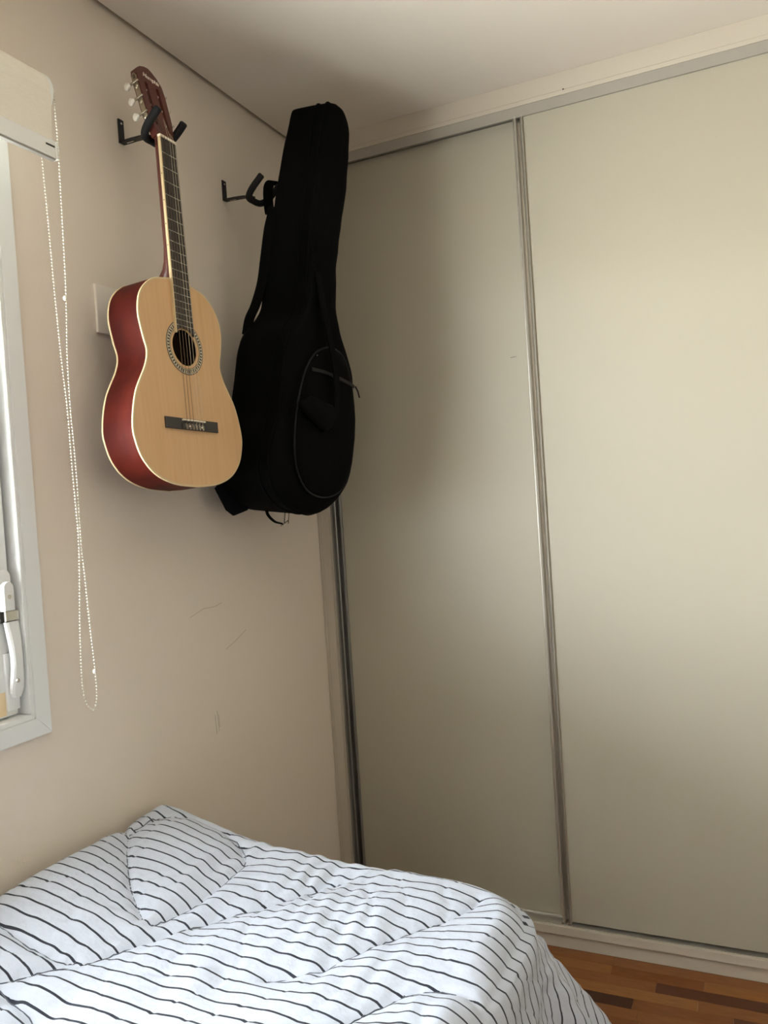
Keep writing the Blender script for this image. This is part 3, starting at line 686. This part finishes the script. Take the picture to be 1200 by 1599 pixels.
# roll over the edge with radius R0, then hang with growing flare
q = np.minimum(d/R0, math.pi/2)
out = R0*np.sin(q); drop = R0*(1-np.cos(q)); rest = np.maximum(d-R0*math.pi/2, 0)
corner = np.sin(2*np.clip(phi, 0, math.pi/2))**2
flare = .10+.55*corner
amp = np.clip(rest/.25, 0, 1)
rip = amp*(.013*np.sin(9*TT*1.9+3*n1)*(1-corner)+.020*np.sin(7*phi*2+2.2)*corner)
out = out + rest*np.sin(np.arctan(flare)) + rip + (d > R0)*(puff+fold*1.2)*.7
drop = drop + rest*np.cos(np.arctan(flare))
bx_ = np.where(incorner, SX-RCN+np.cos(phi)*RCN, np.minimum(SS, SX)); by_ = np.where(incorner, TY-RCN+np.sin(phi)*RCN, np.minimum(TT, TY))
X = np.where(d > 0, bx_+np.cos(phi)*out, SS); Y = np.where(d > 0, by_+np.sin(phi)*out, TT)
Z = np.maximum(np.where(d > 0, top-drop-np.clip(d/R0,0,1)*(puff+fold)*.8, top), .03+.0*d)
Vq = np.stack([X.ravel(), Y.ravel(), Z.ravel()], 1)
idx = np.arange(ns*nt).reshape(nt, ns)
Fq = np.stack([idx[:-1,:-1].ravel(), idx[:-1,1:].ravel(), idx[1:,1:].ravel(), idx[1:,:-1].ravel()], 1)
cm = bpy.data.materials.new('striped_cotton'); cm.use_nodes = True
n = cm.node_tree.nodes; l = cm.node_tree.links; b = n['Principled BSDF']
b.inputs['Roughness'].default_value = .85; b.inputs['Specular IOR Level'].default_value = .15; b.inputs['Sheen Weight'].default_value = .15
uv = n.new('ShaderNodeUVMap'); uv.uv_map = 'sheet'; sp_ = n.new('ShaderNodeSeparateXYZ'); l.new(uv.outputs[0], sp_.inputs[0])
def math_(op, a, b_=None, c=None):
    k = n.new('ShaderNodeMath'); k.operation = op
    for i, x in enumerate((a, b_, c)):
        if x is None: continue
        if isinstance(x, (int, float)): k.inputs[i].default_value = x
        else: l.new(x, k.inputs[i])
    return k.outputs[0]
nzn = n.new('ShaderNodeTexNoise'); nzn.inputs['Scale'].default_value = 9; l.new(uv.outputs[0], nzn.inputs['Vector'])
wob = math_('MULTIPLY', math_('SUBTRACT', nzn.outputs['Fac'], .5), .010)
f_ = math_('FRACT', math_('DIVIDE', math_('ADD', math_('ADD', sp_.outputs['Y'], wob), math_('MULTIPLY', sp_.outputs['X'], -.04)), .0285))
line = math_('LESS_THAN', math_('ABSOLUTE', math_('SUBTRACT', f_, .5)), .068)
mxc = n.new('ShaderNodeMix'); mxc.data_type = 'RGBA'; mxc.inputs['A'].default_value = (.535,.58,.68,1); mxc.inputs['B'].default_value = (.030,.034,.050,1)
l.new(line, mxc.inputs['Factor']); l.new(mxc.outputs['Result'], b.inputs['Base Color'])
cn = n.new('ShaderNodeTexNoise'); cn.inputs['Scale'].default_value = 42; cn.inputs['Detail'].default_value = 5; l.new(uv.outputs[0], cn.inputs['Vector'])
bp = n.new('ShaderNodeBump'); bp.inputs['Strength'].default_value = .55; bp.inputs['Distance'].default_value = .005; l.new(cn.outputs['Fac'], bp.inputs['Height']); l.new(bp.outputs[0], b.inputs['Normal'])
co = mesh_obj('comforter', Vq, Fq.tolist(), cm, smooth=True, label='white quilted comforter with thin dark stripes spread over the bed', category='comforter')
ul = co.data.uv_layers.new(name='sheet'); li = np.empty(len(co.data.loops), dtype=np.int32); co.data.loops.foreach_get('vertex_index', li)
uvs = np.stack([SS.ravel()[li], TT.ravel()[li]], 1).astype(np.float32); ul.data.foreach_set('uv', uvs.ravel())
# stitched seam threads on the comforter
thr = mat('seam_thread', (.10,.11,.14), .8)
def surf(x, y_):
    i = int(round((x-S_[0])/(S_[1]-S_[0]))); j = int(round((y_-T_[0])/(T_[1]-T_[0])))
    i = min(max(i,0),ns-1); j = min(max(j,0),nt-1); return Z[j,i]
for s in seams:
    P_ = [p for p in catmull([(a, c_, 0) for a, c_ in s], 8) if .03 < p.x < SX-.004 and p.y < TY-.004 and not (p.x > SX-RCN and p.y > TY-RCN)]
    if len(P_) > 2: tube('stitched_seam', [(p.x,p.y,surf(p.x,p.y)+.0006) for p in P_], .0011, thr, co, n=5)
